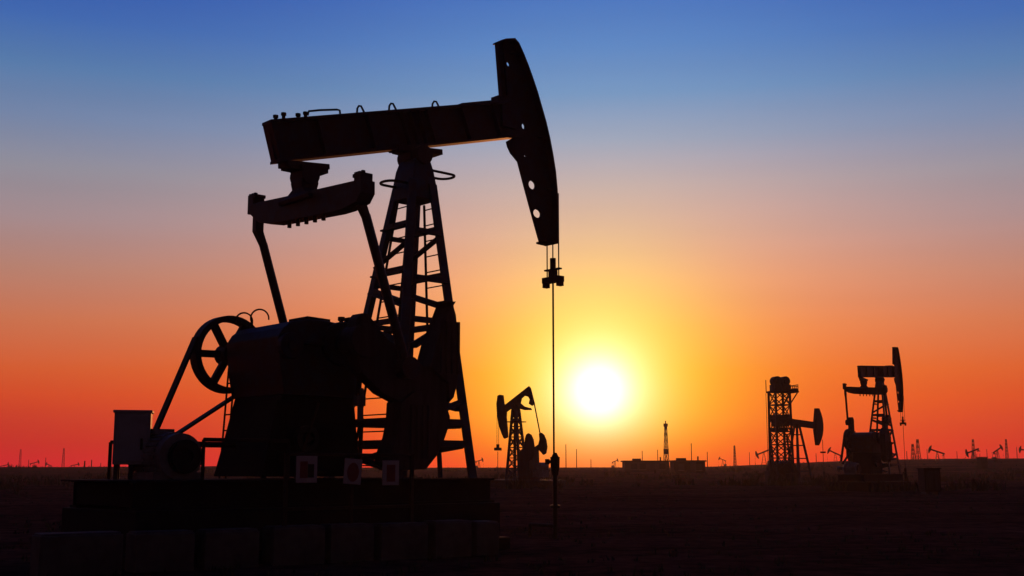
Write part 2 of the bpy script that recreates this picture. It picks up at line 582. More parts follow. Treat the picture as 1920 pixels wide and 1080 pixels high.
    b.cyl((wc[0], .86, wc[1]), (wc[0], 1.2, wc[1]), .17, 20)
    b.build('belt_wheel', 'cast', root, 0.008)
    mc = P(306, 812, 1.03)
    mr = .13
    # open-belt tangents between the two wheels
    dx, dzz = wc[0] - mc[0], wc[1] - mc[1]
    L = math.hypot(dx, dzz)
    base = math.atan2(dzz, dx)
    off = math.acos((mr - wr) / L)
    bl = MB()
    for sg in (1, -1):
        a = base + sg * off
        n = (math.cos(a), math.sin(a))
        bl.bar((mc[0] + n[0] * mr, 1.03, mc[1] + n[1] * mr), (wc[0] + n[0] * (wr + .005), 1.03, wc[1] + n[1] * (wr + .005)), .17, .035)
    bl.build('drive_belt', 'rubber', root)
    my = .18
    mo = MB()
    pz = mc[1] - .07
    mz = SKZ + .32
    mu2 = P(340, 850, -.42)[0]
    mo.cyl((mu2, -.42, mz), (mu2, .5, mz), .33, 28)
    mo.cyl((mu2, .5, mz), (mu2, .62, mz), .33, 28, .2)
    for i in range(24):
        a = i * 2 * math.pi / 24
        mo.bar((mu2 + .34 * math.cos(a), -.25, mz + .34 * math.sin(a)), (mu2 + .34 * math.cos(a), .45, mz + .34 * math.sin(a)), .02, .05, (math.cos(a), 0, math.sin(a)))
    mo.box((mu2, .05, SKZ + .05), (.75, .8, .1))
    mo.box((mu2 - .05, .2, mz + .36), (.3, .35, .08))
    mo.cyl((mu2, .6, mz), (mu2, 1.14, mz), .05, 12)
    mo.cyl((mu2, .92, mz), (mu2, 1.14, mz), .14, 20)
    mt = mo.build('motor', 'motor', root)
    MB().cyl((mu2 + .03, -.5, mz), (mu2 + .03, -.43, mz), .24, 24).ring((mu2 + .03, mz), .1, .22, -.53, -.5, 24).build('fan_cover', 'black', mt)
    # ---- brake drum on the near side of the reducer
    bc = P(575, 822, -.95)
    MB().ring(bc, .11, .19, -1.0, -.88, 28).cyl((bc[0], -1.0, bc[1]), (bc[0], -.73, bc[1]), .06, 12).bar((bc[0] - .12, -.94, bc[1]), (bc[0] + .12, -.94, bc[1]), .05).build('brake_drum', 'black', root)

    # ---- samson post: four raking legs, caps, braces
    zt, zb2 = P(779, 375, 0)[1], SKZ
    tL, tR = P(736, 375, .3)[0], P(817, 375, -.3)[0]
    bL, bR = P(614, 893, 1.0)[0], P(889, 893, -1.0)[0]

    def leg(ur, yy, z):
        """centre of a leg at height z: ur 0 rear 1 front, yy -1 near 1 far"""
        k = (zt - z) / (zt - zb2)
        u0, u1 = (tL, bL) if ur == 0 else (tR, bR)
        return (u0 + (u1 - u0) * k, yy * (.36 + .7 * k), z)
    for ur in (0, 1):
        for yy in (-1, 1):
            MB().angle(leg(ur, yy, zb2), leg(ur, yy, zt + .25), .14, (0, -yy, 0), .04).build('tower_leg', 'blue', root)

    def zp(px, py, yv=-.6):
        return P(px, py, yv)[1]

    def brace(a, za, b_, zb_, w=.08):
        p_, q_ = leg(*a, za), leg(*b_, zb_)
        MB().angle(lerp(p_, q_, .11), lerp(p_, q_, .89), w * 1.2, (0, 0, 1), .03).build('brace', 'blue', root)
    LF, LN, RF, RN = (0, 1), (0, -1), (1, 1), (1, -1)
    lev = [zp(780, k) for k in (418, 508, 604, 690, 798, 836)]
    for i, z in enumerate(lev):
        brace(LF, z, LN, z, .1 if i in (0, 1, 4) else .075)
        brace(RF, z - .02, RN, z - .02, .085)
    for z in (lev[0] - .12, lev[1] - .14, lev[2], lev[4] + .02, lev[5]):
        brace(LN, z, RN, z, .075)
        brace(LF, z, RF, z, .065)
    zz = [zt] + lev
    brace(LF, zp(706, 485), LN, zp(770, 445), .075)
    brace(LF, zp(700, 525), LN, zp(757, 577), .085)
    brace(RF, zp(780, 470), RN, zp(826, 440), .08)
    brace(RF, zp(780, 535), RN, zp(842, 585), .07)
    brace(LN, zp(760, 660), RN, zp(830, 600), .07)
    brace(LF, zp(690, 600), LN, zp(735, 650), .09)
    brace(LN, zp(730, 590), LF, zp(690, 660), .06)
    brace(LN, zp(740, 800), RN, zp(866, 755), .06)
    brace(RF, zp(770, 730), RN, zp(874, 776), .075)
    brace(LF, zp(640, 840), LN, zp(740, 890), .06)
    brace(LN, zp(700, 840), LF, zp(690, 890), .06)
    brace(RF, zp(800, 860), RN, zp(884, 838), .08)
    for x, z0, z1 in ((.55, SKZ, lev[5]),):
        a, b_ = lerp(leg(*RF, z0), leg(*RN, z0), x), lerp(leg(*RF, z1), leg(*RN, z1), x)
        MB().bar(a, b_, .06).build('brace', 'blue', root)
    # cap: tapering plated box, bearing housing
    k = []
    for yl, xl, xr, yy in ((378, 732, 823, .32), (356, 735, 820, .3), (322, 742, 813, .27), (306, 748, 808, .24), (292, 757, 799, .18), (284, 764, 792, .14)):
        u0, u1, z = P(xl, yl, yy)[0], P(xr, yl, -yy)[0], P(778, yl, 0)[1]
        k.append([(u0, -yy, z), (u1, -yy, z), (u1, yy, z), (u0, yy, z)])
    cp = MB().loft(k)
    cp.build('tower_cap', 'blue', root, 0.01)
    sb = MB().cyl((PIV[0], -.3, PIV[1] - .12), (PIV[0], .3, PIV[1] - .12), .17, 20)
    sb.box((PIV[0] + .02, 0, PIV[1] + .0), (.98, .3, .1), Matrix.Rotation(-dtilt - .09, 3, 'Y'))
    sb.box((PIV[0], 0, PIV[1] - .1), (.42, .3, .2))
    sb.box((PIV[0] - .42, -.05, PIV[1] - .1), (.16, .1, .1))
    sb.build('saddle_bearing', 'cast', root, 0.01)
    if full:
        for y0_, z0_, sgn, cpx in ((-.1, 0, 1, ((812, 327), (835, 318), (850, 319.5), (853, 325), (847, 331), (830, 335), (815, 341))),
                                   (.1, 0, -1, ((748, 338), (725, 339), (714, 342), (712, 346), (716, 350), (735, 352), (748, 353)))):
            # level hoops standing out from the cap, near and far edges of each read as its two bars
            pz_ = P(cpx[3][0], cpx[3][1], y0_)
            zc_ = sum(P(x, y, y0_)[1] for x, y in cpx) / len(cpx)
            u_in = (tR + .0) if sgn > 0 else (tL + .02)
            u_out = pz_[0]
            pts = [(u_in, -.2, zc_)] + [(u_out - sgn * .16 + sgn * .16 * math.sin(q_), -.2 * math.cos(q_), zc_) for q_ in [i * math.pi / 10 for i in range(11)]] + [(u_in, .2, zc_)]
            MB().tube(pts, .024, 8).build('guard_hoop', 'rust', root)
        # ladders on the rear face and the near face
        def ladder(fa, ta, tb_, z0, z1, step=.27, out=(0, 0, 0)):
            A, B = fa
            ld = MB()
            for t in (ta, tb_):
                a = Vector(lerp(leg(*A, z0), leg(*B, z0), t)) + Vector(out)
                b_ = Vector(lerp(leg(*A, z1), leg(*B, z1), t)) + Vector(out)
                ld.bar(a, b_, .035, .03)
            z = z0 + .2
            while z < z1:
                a = Vector(lerp(leg(*A, z), leg(*B, z), ta)) + Vector(out)
                b_ = Vector(lerp(leg(*A, z), leg(*B, z), tb_)) + Vector(out)
                ld.cyl(a, b_, .011, 6)
                z += step
            ld.build('ladder', 'rust', root)
        ladder((LF, LN), .36, .82, SKZ, zt - .05, .275, (-.02, 0, 0))
        ladder((RF, RN), .42, .9, zp(800, 640), zt - .05, .275, (.02, 0, 0))

    # ---- skid
    sk = MB()
    for yy in (-.98, .98):
        sk.box(((skid_rear + .95) / 2, yy, SKZ - .2), (.95 - skid_rear, .03, .4))
        for dz_ in (-.02, -.38):
            sk.box(((skid_rear + .95) / 2, yy, SKZ + dz_), (.95 - skid_rear, .24, .036))
    u = skid_rear + .1
    while u < .9:
        sk.box((u, 0, SKZ - .2), (.14, 1.9, .3))
        u += .78
    sk.box(((-5.6 - 2.9) / 2 if full else -4, 0, SKZ - .012), (2.6, 1.7, .024))
    sk.build('skid', 'near_black', root, 0.005)  # skid's backlit darkness put into its colour too
    return root


main = make_unit('pumpjack', FM.O, FM.a, 'huge near pumpjack in silhouette, its horse head raised high over the rod beside the sun', 'pumpjacks of the oil field')

# ------------------------------------------------------------------ things round the main unit
def W(fr, u, y, z=0.0):
    return fr.O + fr.U * u + fr.Y * y + Vector((0, 0, z))


fo = MB().box((-2.2, 0, .375), (6.3, 2.5, .75)).box((-2.2, 0, .1), (6.4, 2.9, .2)).build('concrete_foundation', 'near_black', None, 0.02)  # plinth painted near black to sink into the silhouette's shade
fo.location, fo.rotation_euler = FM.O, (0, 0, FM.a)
tag(fo, 'long dark concrete plinth carrying the huge near pumpjack', 'foundation')

# control cabinet behind the motor
cu = P(246, 880, .35)[0]
cab = thing('control_cabinet', W(FM, cu, .35, SKZ), FM.a - .5, 'pale grey steel control cabinet standing beside the motor at the rear of the near pumpjack', 'cabinet')
cb = MB().box((0, 0, .58), (.50, .36, .74)).box((0, 0, .965), (.54, .40, .04))
cb.build('cabinet_body', 'cabinet', cab, 0.008)
for x in (-.2, 0, .2):
    MB().box((x, -.13, .105), (.06, .06, .21)).build('foot', 'steel', cab)
    MB().box((x, .13, .105), (.06, .06, .21)).build('foot', 'steel', cab)
MB().box((-.0, -.19, .58), (.43, .018, .66)).build('cabinet_door', 'cabinet', cab, 0.004)
MB().box((.14, -.212, .5), (.03, .03, .16)).build('handle', 'black', cab)

# guard rails
def railing(name, pts, hgt, label, rails=(1.0,), r=.028, posts=None, group='guard rails round the near pumpjack'):
    t = thing(name, pts[0], 0, label, 'railing', group)
    o = Vector(pts[0])
    for i, p in enumerate(pts):
        if posts is None or i in posts:
            d = Vector(p) - o
            MB().bar(d, d + Vector((0, 0, hgt)), r * 1.5).build('post', 'rust', t)
    for k in rails:
        MB().tube([Vector(p) - o + Vector((0, 0, hgt * k)) for p in pts], r, 8).build('rail', 'rust', t)
    return t


pz = lambda px, py, y: (lambda q: W(FM, q[0], y, 0))(P(px, py, y))
# short rail behind the cabinet
a0 = pz(205, 880, .75); a1 = pz(262, 880, .75)
a0.z = a1.z = SKZ
railing('guard_rail', [a0, a1], P(205, 829, .75)[1] - SKZ, 'short guard rail with one post peeping out left of the grey cabinet')
a0 = pz(380, 880, -.85); a1 = pz(432, 880, -.85); a2 = pz(540, 880, -.85)
for a in (a0, a1, a2):
    a.z = SKZ
railing('guard_rail', [a0, a1, a2], P(380, 824, -.85)[1] - SKZ, 'guard rail right of the round motor, running in front of the dark pedestal', posts=(0, 2))
# thick pipe from the motor to the pedestal
b0, b1 = P(352, 833, .3), P(440, 833, .3)
pp = MB().cyl((0, 0, 0), (b1[0] - b0[0], 0, 0), .045, 12).cyl((.0, 0, 0), (.0, 0, -.3), .04, 10).build('conduit_pipe', 'rust')
pp.location, pp.rotation_euler = W(FM, b0[0], .3, b0[1]), (0, 0, FM.a)
tag(pp, 'stout horizontal pipe between the round motor and the pedestal of the near pumpjack', 'pipe')
# leaning access ladder left of the pedestal
l0, l1 = P(412, 880, .9), P(429, 690, .9)
ld = MB()
for o in (0, -.2):
    ld.tube([(l0[0] - l0[0], o, 0), (l1[0] - l0[0], o, l1[1] - SKZ)], .016, 6)
for i in range(1, 7):
    u = (l1[0] - l0[0]) * i / 7.0
    ld.cyl((u, 0, (l1[1] - SKZ) * i / 7), (u, -.2, (l1[1] - SKZ) * i / 7), .012, 6)
lo = ld.build('access_ladder', 'rust')
lo.location, lo.rotation_euler = W(FM, l0[0], .9, SKZ), (0, 0, FM.a)
tag(lo, 'thin steel ladder leaning up behind the spoked belt wheel', 'ladder')

# hanging warning signs on a low rail along the near side
SY = -1.75
s0, s1 = P(560, 880, SY)[0], P(752, 887, SY)[0]
sr = thing('sign_rail', W(FM, s0 - .2, SY, 0), FM.a, 'low rail on posts in front of the pumpjack base with three white signs on it', 'railing', 'guard rails round the near pumpjack')
for u in (0, (s1 - s0 + .4) / 2, s1 - s0 + .4):
    MB().bar((u, 0, 0), (u, 0, 1.52), .05).build('post', 'rust', sr)
for z in (1.5, .75):
    MB().cyl((0, 0, z), (s1 - s0 + .4, 0, z), .022, 8).build('rail', 'rust', sr)


def sign(px, py, w, h, kind, label, tilt=0):
    u, z = P(px, py, SY - .06)
    t = thing('warning_sign', W(FM, u, SY - .06, z), FM.a, label, 'sign', 'warning signs on the low rail')
    t.rotation_euler = (0, R(tilt), FM.a)
    MB().box((0, 0, 0), (w, .012, h)).build('plate', 'white', t, 0.003)
    m = MB()
    if kind == 0:
        m.box((-.05, -.0085, -.005), (.12, .004, h * .62))
        m.build('red_mark', 'red', t)
        MB().box((.065, -.0085, -.02), (.1, .004, h * .5)).build('black_mark', 'black', t)
    elif kind == 1:
        m.prism([(.1 * math.cos(i * math.pi / 12), .135 * math.sin(i * math.pi / 12) - .01) for i in range(24)], -.0105, -.0065)
        m.build('red_mark', 'red', t)
    else:
        m.box((0, -.0085, -.005), (w * .5, .004, h * .68)).build('red_mark', 'red', t)


sign(575, 880, .34, .37, 0, 'white warning sign with a red and black mark, leftmost on the low rail')
sign(661.5, 884, .30, .36, 1, 'slightly tilted white warning sign with a round red mark, in the middle of the rail', 4)
sign(732.5, 886.5, .30, .36, 2, 'white warning sign with a tall red oblong mark, nearest the tower foot')

# wellhead under the rod
ux = 3.42
wl = thing('wellhead', W(FM, ux, 0, 0), FM.a, 'slim wellhead with stuffing box and side valve under the near rod', 'wellhead')
w = MB().cyl((0, 0, 0), (0, 0, .6), .05, 14).cyl((0, 0, .58), (0, 0, .63), .10, 16).cyl((0, 0, .63), (0, 0, 1.2), .045, 12)
w.build('casing', 'black', wl)
w = MB().cyl((0, 0, 1.18), (0, 0, 1.34), .06, 12, .085).cyl((0, 0, 1.34), (0, 0, 1.52), .085, 12, .09).cyl((0, 0, 1.52), (0, 0, 1.6), .07, 12, .03)
w.build('stuffing_box', 'rust', wl)
w = MB().cyl((0, 0, 1.43), (-.2, 0, 1.43), .028, 8).cyl((-.2, 0, 1.38), (-.2, 0, 1.48), .045, 10)
w.build('side_valve', 'rust', wl)
MB().cyl((0, 0, .25), (.0, .7, .25), .035, 10).cyl((0, .7, .25), (0, .7, .02), .035, 10).build('flow_line', 'rust', wl)

# row of concrete blocks along the near side
A, B = at(65, 1076, 14.6), at(925, 1036, 18.5)
A.z = B.z = 0
edges = [(65, 220), (245, 355), (375, 475), (500, 595), (610, 690), (702, 790), (802, 870), (882, 924)]
dirv = (B - A).normalized()
nrm = Vector((-dirv.y, dirv.x, 0))


def on_line(px):
    # where the upright plane through a pixel column crosses the row
    k = (px - 960) / (F * 1.0) / (cT + sT * .22)
    # x = k*y on the ground; A + t*d
    t = (k * A.y - A.x) / (dirv.x - k * dirv.y)
    return t


words = ['leftmost and longest', 'second from the left', 'third from the left', 'fourth from the left', 'fifth from the left', 'third from the right end', 'second from the right end', 'rightmost and shortest']
for (x0, x1), wd in zip(edges, words):
    t0, t1 = on_line(x0), on_line(x1)
    L_ = t1 - t0
    hgt = .5 + random.uniform(-.02, .03)
    b = MB().box((0, 0, hgt / 2), (L_, .42, hgt))
    b.box((0, 0, hgt + .01), (L_ * .96, .36, .03))
    bl = b.build('concrete_block', 'concrete', None, 0.02)
    bl.location = A + dirv * ((t0 + t1) / 2) + nrm * random.uniform(-.04, .04)
    bl.rotation_euler = (0, 0, math.atan2(dirv.y, dirv.x) + random.uniform(-.02, .02))
    tag(bl, 'low concrete block in the row before the near pumpjack, ' + wd, 'concrete block', 'concrete blocks in front of the pumpjack')

# ------------------------------------------------------------------ second unit of the same type, far right
FR = Frame(1649, 714, 73.0, 50)
FR.O.z = -.22
far = make_unit('pumpjack', FR.O, FR.a, 'pumpjack at the right with raised horse head and tall upright crank', 'pumpjacks of the oil field', dtilt=R(-12), dcrank=0, upright=True, full=False, skid_rear=-4.6, roddrop=True)
fo = MB().box((-1.9, 0, .375), (6.0, 2.5, .75)).build('concrete_foundation', 'near_black', None, 0.02)
fo.location, fo.rotation_euler = FR.O, (0, 0, FR.a)
tag(fo, 'concrete plinth carrying the pumpjack at the right', 'foundation')
far.scale = (1.04, .8, 1.04)
c2 = thing('control_cabinet', at(1743, 905, 58), .2, 'dull cabinet on the ground right of the right-hand pumpjack', 'cabinet')
c2.location.z = 0
MB().box((0, 0, .75), (.85, .6, 1.1)).box((0, 0, 1.32), (.95, .7, .05)).build('cabinet_body', 'rust', c2, 0.01)
MB().box((-.3, 0, .1), (.1, .5, .2)).build('foot', 'steel', c2)
MB().box((.3, 0, .1), (.1, .5, .2)).build('foot', 'steel', c2)
MB().box((0, -.31, .75), (.72, .02, .95)).build('cabinet_door', 'cast', c2)
w2 = thing('wellhead', W(FR, 3.42, 0, 0), FR.a, 'slim wellhead standing under the rod of the right-hand pumpjack', 'wellhead')
MB().cyl((0, 0, 0), (0, 0, 1.2), .1, 12).cyl((0, 0, .7), (0, 0, .76), .18, 12).build('casing', 'rust', w2)
MB().cyl((0, 0, 1.2), (0, 0, 1.55), .08, 10).cyl((0, 0, 1.3), (-.3, 0, 1.3), .04, 8).build('stuffing_box', 'rust', w2)

# ------------------------------------------------------------------ double-headed unit left of the sun
FD = Frame(969, 770, 82.0, 180 - 38)     # u points left and away
p = lambda x, y, yy=0.0: FD.P(x, y, yy)
dj = thing('pumpjack', FD.O, FD.a, 'mid-distance pumpjack facing left with nose-down beam and hooked tail, left of the sun', 'pumpjack', 'pumpjacks of the oil field')
b = MB().prism([p(*k) for k in ((946, 760), (950, 757), (992, 724), (995, 728), (1001, 752), (1002.5, 757), (998, 761), (992, 757), (994, 749), (991, 744), (984, 742), (978, 747), (976, 756), (983, 762), (990, 764),
                                (995, 765), (997, 769), (984, 769), (973, 766), (962, 764), (952, 771), (947, 775))], -.07, .07)
b.build('walking_beam', 'steel', dj, .02)
b = MB().prism([p(*k) for k in ((934, 742), (938, 740), (943, 741), (945, 757), (950, 766), (949, 782), (951, 803), (952, 820), (946, 822.5), (942, 814), (936, 797), (933, 777), (932, 757))], -.1, .1)
b.build('horse_head', 'steel', dj, .02)
b = MB()
zc = p(962, 766)[1]
ctr = p(967, 766)[0]


def dleg(i, j, z):
    k = (zc - z) / zc
    return (ctr + i * (.16 + .46 * k) - .12 * k, j * (.15 + .35 * k), z)


for i in (-1, 1):
    for j in (-1, 1):
        MB().bar(dleg(i, j, .2), dleg(i, j, zc - .1), .14).build('tower_leg', 'blue', dj)
for q_ in range(6):
    z0 = .6 + q_ * .72
    z1 = z0 + .72
    for (a, c) in (((-1, -1), (1, -1)), ((1, -1), (1, 1)), ((1, 1), (-1, 1)), ((-1, 1), (-1, -1))):
        if z1 < zc - .3:
            b.bar(dleg(*a, z0), dleg(*c, z0), .07)
            b.bar(dleg(*a, z0), dleg(*c, z1), .05)
            b.bar(dleg(*c, z0), dleg(*a, z1), .05)
b.build('lattice_bracing', 'blue', dj)
MB().box((ctr, 0, zc - .25), (.5, .4, .75)).cyl((ctr, -.3, zc + .1), (ctr, .3, zc + .1), .22, 14).build('saddle_bearing', 'cast', dj, .03)
za = p(970, 791)[1]
MB().box((ctr, 0, za), (1.1, 1.0, .06)).build('platform', 'rust', dj)
cc = p(1002, 842)
for j, pts in ((-.95, ((1011, 813), (1015, 811), (1020, 815), (1024, 825), (1026, 838), (1024, 850), (1019, 853), (1015, 848), (1010, 843), (1004, 846), (1000, 843), (1003, 838), (1010, 833), (1012, 824))),
               (.95, ((987, 815), (991, 812), (996, 815), (1000, 824), (1002, 838), (1002, 852), (998, 862), (993, 864), (986, 860), (983, 848), (984, 832), (985, 822)))):
    MB().prism([p(x, y, j) for x, y in pts], j - .07, j + .07).build('crank', 'cast', dj, .03)
q0, q1 = p(1002, 758, -.2), p(1013, 815, -.95)
MB().tube([(q0[0], -.2, q0[1]), (q1[0], -.95, q1[1])], .045, 6).build('pitman', 'cable', dj)
g2 = p(1014, 874)
MB().prism([p(984, 845), p(1001, 840), p(1003, 905), p(982, 905)], -.6, .6).build('gearbox', 'steel', dj, .05)
MB().cyl((g2[0], -.6, g2[1]), (g2[0], .3, g2[1]), .25, 16).box((g2[0], 0, g2[1] - .5), (.8, .8, .5)).build('motor', 'motor', dj)
h0, h1 = p(934, 762), p(933.5, 838)
uu = h0[0] + .02
MB().tube([(uu, -.1, p(934, 770)[1]), (uu, -.1, h1[1])], .016, 6).tube([(uu, .1, p(934, 770)[1]), (uu, .1, h1[1])], .016, 6).build('bridle_cable', 'cable', dj)
MB().box((uu, 0, p(934, 842)[1]), (.2, .6, .2)).cyl((uu, 0, p(934, 840)[1]), (uu, 0, p(934, 833)[1]), .11, 8).build('carrier_bar', 'rust', dj)
MB().cyl((uu, 0, p(934, 846)[1]), (uu, 0, .0), .022, 6).build('polished_rod', 'cable', dj)
MB().box((ctr - .9, 0, .3), (5.2, 2.1, .5)).build('skid', 'steel', dj, .03)

# ------------------------------------------------------------------ tower pumping unit at the right
FT = Frame(1463, 800, 98.0, 14)
tp_ = thing('tower_pumping_unit', FT.O, FT.a, 'lattice tower pumping unit with twin drums on its deck, left of the right-hand pumpjack', 'pumping unit')
ztop = FT.P(1467, 735, 0)[1]
hw = .64


def tl(i, j, z):
    k = 1 + .10 * (1 - z / ztop)
    return (i * hw * k, j * hw * k, z)


for i in (-1, 1):
    for j in (-1, 1):
        MB().bar(tl(i, j, 0), tl(i, j, ztop), .15).build('tower_leg', 'steel', tp_)
lt = MB()
nn = 7
for q_ in range(nn):
    z0, z1 = ztop * q_ / nn, ztop * (q_ + 1) / nn
    for (a, c) in (((-1, -1), (1, -1)), ((1, -1), (1, 1)), ((1, 1), (-1, 1)), ((-1, 1), (-1, -1))):
        lt.bar(tl(*a, z1), tl(*c, z1), .1)
        lt.bar(tl(*a, z0), tl(*c, z1), .07)
        lt.bar(tl(*c, z0), tl(*a, z1), .07)
lt.build('lattice_bracing', 'steel', tp_)
zq = lambda y: FT.P(1467, y, 0)[1]
pf = MB().box((.3, 0, zq(735)), (2.3, 1.4, .14))
for i in range(5):
    pf.bar((1.4, -.65 + i * .32, zq(735)), (1.4, -.65 + i * .32, zq(722)), .05)
pf.bar((1.4, -.68, zq(722)), (1.4, .68, zq(722)), .05).bar((.75, -.68, zq(725)), (1.4, -.68, zq(725)), .05).box((1.25, 0, zq(732)), (.4, 1.2, .3))
pf.bar((.7, -.6, zq(757)), (1.35, -.6, zq(737)), .08).bar((.7, .6, zq(757)), (1.35, .6, zq(737)), .08)
for i in (-1, 1):
    pf.bar((-.85, i * .65, zq(735)), (-.85, i * .65, zq(712)), .05)
pf.build('deck', 'rust', tp_)
for j, yy in ((-.26, 0), (.48, 0)):
    MB().ring((j, zq(715)), .12, .4, -.35, .35, 26).cyl((j, -.5, zq(715)), (j, .5, zq(715)), .2, 14).box((j, 0, zq(727)), (.7, 1.0, .5)).build('drive_drum', 'cast', tp_, .03)
MB().box((0, 0, (zq(800) + zq(778)) / 2), (1.15, 1.1, zq(778) - zq(800))).box((0, 0, zq(806)), (.9, 1.1, .4)).build('counterweight_box', 'cast', tp_, .04)
MB().box((0, 0, .9), (1.2, 1.1, 1.7)).box((.4, -.9, .5), (.8, .7, .9)).box((-.9, .2, .6), (.7, .9, 1.1)).build('base_machine', 'cast', tp_, .05)
MB().tube([(-1.35, -.3, zq(738)), (-1.35, -.3, 0)], .02, 6).build('guy_cable', 'cable', tp_)


# ------------------------------------------------------------------ far pumpjacks
def make_far(name='pumpjack'):
    """origin at the foot of its tower; beam is its own part turned about the pivot"""
    t = thing(name, (0, 0, 0), 0, 'x', 'pumpjack', 'pumpjacks of the oil field')
    ZP = 5.6
    b = MB()
    for i in (-1, 1):
        for j in (-1, 1):
            b.bar((i * 1.05, j * .8, 0), (i * .15, j * .15, ZP - .1), .16)
    for z in (1.2, 2.4, 3.6, 4.6):
        k = 1 - z / ZP
        w_, d_ = .15 + .9 * k, .15 + .65 * k
        for (a, c) in (((-1, -1), (1, -1)), ((1, -1), (1, 1)), ((1, 1), (-1, 1)), ((-1, 1), (-1, -1))):
            b.bar((a[0] * w_, a[1] * d_, z), (c[0] * w_, c[1] * d_, z), .09)
    b.build('samson_post', 'blue', t)
    bm_ = MB().box((-.15, 0, .1), (5.9, .3, .62)).cyl((0, -.3, -.15), (0, .3, -.15), .24, 10).build('walking_beam', 'steel', t, loc=(0, 0, ZP))
    arc = [(2.75 + .85 - .62 * ((s) / 1.75) ** 2, s) for s in (1.75, 1.3, .8, .3, -.2, -.7, -1.2, -1.75)]
    MB().prism(arc + [(2.85, -1.75), (2.55, -.35), (2.55, .45), (2.7, 1.75)], -.2, .2).build('horse_head', 'steel', bm_)
    MB().bar((-2.6, 0, -.1), (-2.6, 0, -.7), .3).bar((-2.6, -1, -.75), (-2.6, 1, -.75), .32).build('equalizer', 'steel', bm_)
    for j in (-1, 1):
        MB().bar((-2.6, j, 4.6), (-2.3, j, 1.9), .13).build('pitman', 'steel', t)
        MB().prism([(-2.6, 2.1), (-2.0, 2.15), (-1.2, 1.0), (-1.4, .5), (-2.4, .4), (-3.2, .9), (-3.1, 1.5)], j - .15, j + .15).build('crank', 'cast', t)
    MB().prism([(-2.9, 0), (-2.8, 1.9), (-2.0, 2.2), (-1.3, 1.8), (-1.2, 0)], -.6, .6).build('gearbox', 'steel', t)
    MB().box((-1.4, 0, .15), (6.2, 2, .3)).build('skid', 'steel', t)
    MB().cyl((3.6, 0, 0), (3.6, 0, 1.2), .1, 8).cyl((3.6, 0, 1.2), (3.6, 0, 4.2), .03, 6).box((3.6, 0, 3.0), (.2, .5, .15)).build('polished_rod', 'cable', t)
    return t


proto = make_far()
first = True
# tower pixel x, pivot pixel y, distance, heading, beam tilt, label
FARS = [
    (1494, 795, 100, 36, -4, 'half-hidden pumpjack with level beam behind the lattice tower unit'),
    (1432, 848, 330, 172, -22, 'tiny distant pumpjack just left of the foot of the lattice tower unit'),
    (1566, 850, 300, 165, 26, 'tiny distant nose-up pumpjack between the tower unit and the right-hand pumpjack'),
    (1355, 862, 560, 160, 22, 'very small distant pumpjack right of the low buildings'),
    (1757, 847, 270, 172, 19, 'distant pumpjack with left end raised, first beyond the right-hand pumpjack'),
    (1824, 846, 270, 195, -18, 'distant pumpjack with a long pole behind it and a box at its foot'),
    (1870, 844, 330, 20, 28, 'distant pumpjack with steeply raised head near the right edge of the field'),
    (1926, 845, 300, 160, 10, 'distant pumpjack cut by the right edge of the view'),
    (1153, 865, 560, 30, 18, 'very small distant pumpjack just left of the low buildings'),
    (898, 864, 480, 30, 14, 'very small distant pumpjack close right of the near tower foot'),
    (64, 868, 480, 25, 16, 'very small distant pumpjack at the far left beside the bush'),
    (92, 872, 560, 160, 18, 'very small distant pumpjack at the far left, second right of the bush'),
    (140, 872, 520, 30, 12, 'very small distant pumpjack at the far left, just right of the lone slim mast'),
    (8, 873, 520, 25, 14, 'very small distant pumpjack at the left edge of the view'),
]
def terrain_z(x, y):
    d = math.hypot(x, y)
    if d < 1:
        return 0
    px = 960 + F * x / max(y, .1) if y > 0 else 960
    t = min(1, max(0, (px - 1230) / 480))
    t = t * t * (3 - 2 * t)
    s = min(1, max(0, (d - 130) / 200))
    s = s * s * (3 - 2 * s)
    px_rise = 15.5 * t + 1.5
    z = s * (1.25 + px_rise / F * min(d, 420)) * (1 if y > 0 else 0)
    z += s * 1.0 * noise.noise((x * .012, y * .012, 3.3)) * (1 if d < 700 else .5)
    k = min(1, max(0, (d - 26) / 40))
    z += (.02 + .10 * k) * noise.noise((x * .25, y * .25, 0)) + .03 * noise.noise((x * .9, y * .9, 5))
    return z


for (px, py, D, hd, tilt, lab) in FARS:
    if lab == 'x':
        continue
    o = proto if first else copy_tree(proto)
    first = False
    w = at(px, py, D)
    gz_ = terrain_z(w.x, w.y)
    sc = min(1.15, max(.55, (w.z - gz_) / 5.6))
    if D == 100:
        sc = (w.z) / 5.6
    o.location = (w.x, w.y, w.z - 5.6 * sc)
    o.scale = (sc, sc, sc)
    o.rotation_euler = (0, 0, R(hd))
    o['label'] = lab
    for ch in o.children:
        if ch.name.startswith('walking_beam'):
            ch.rotation_euler = (0, -R(tilt), 0)

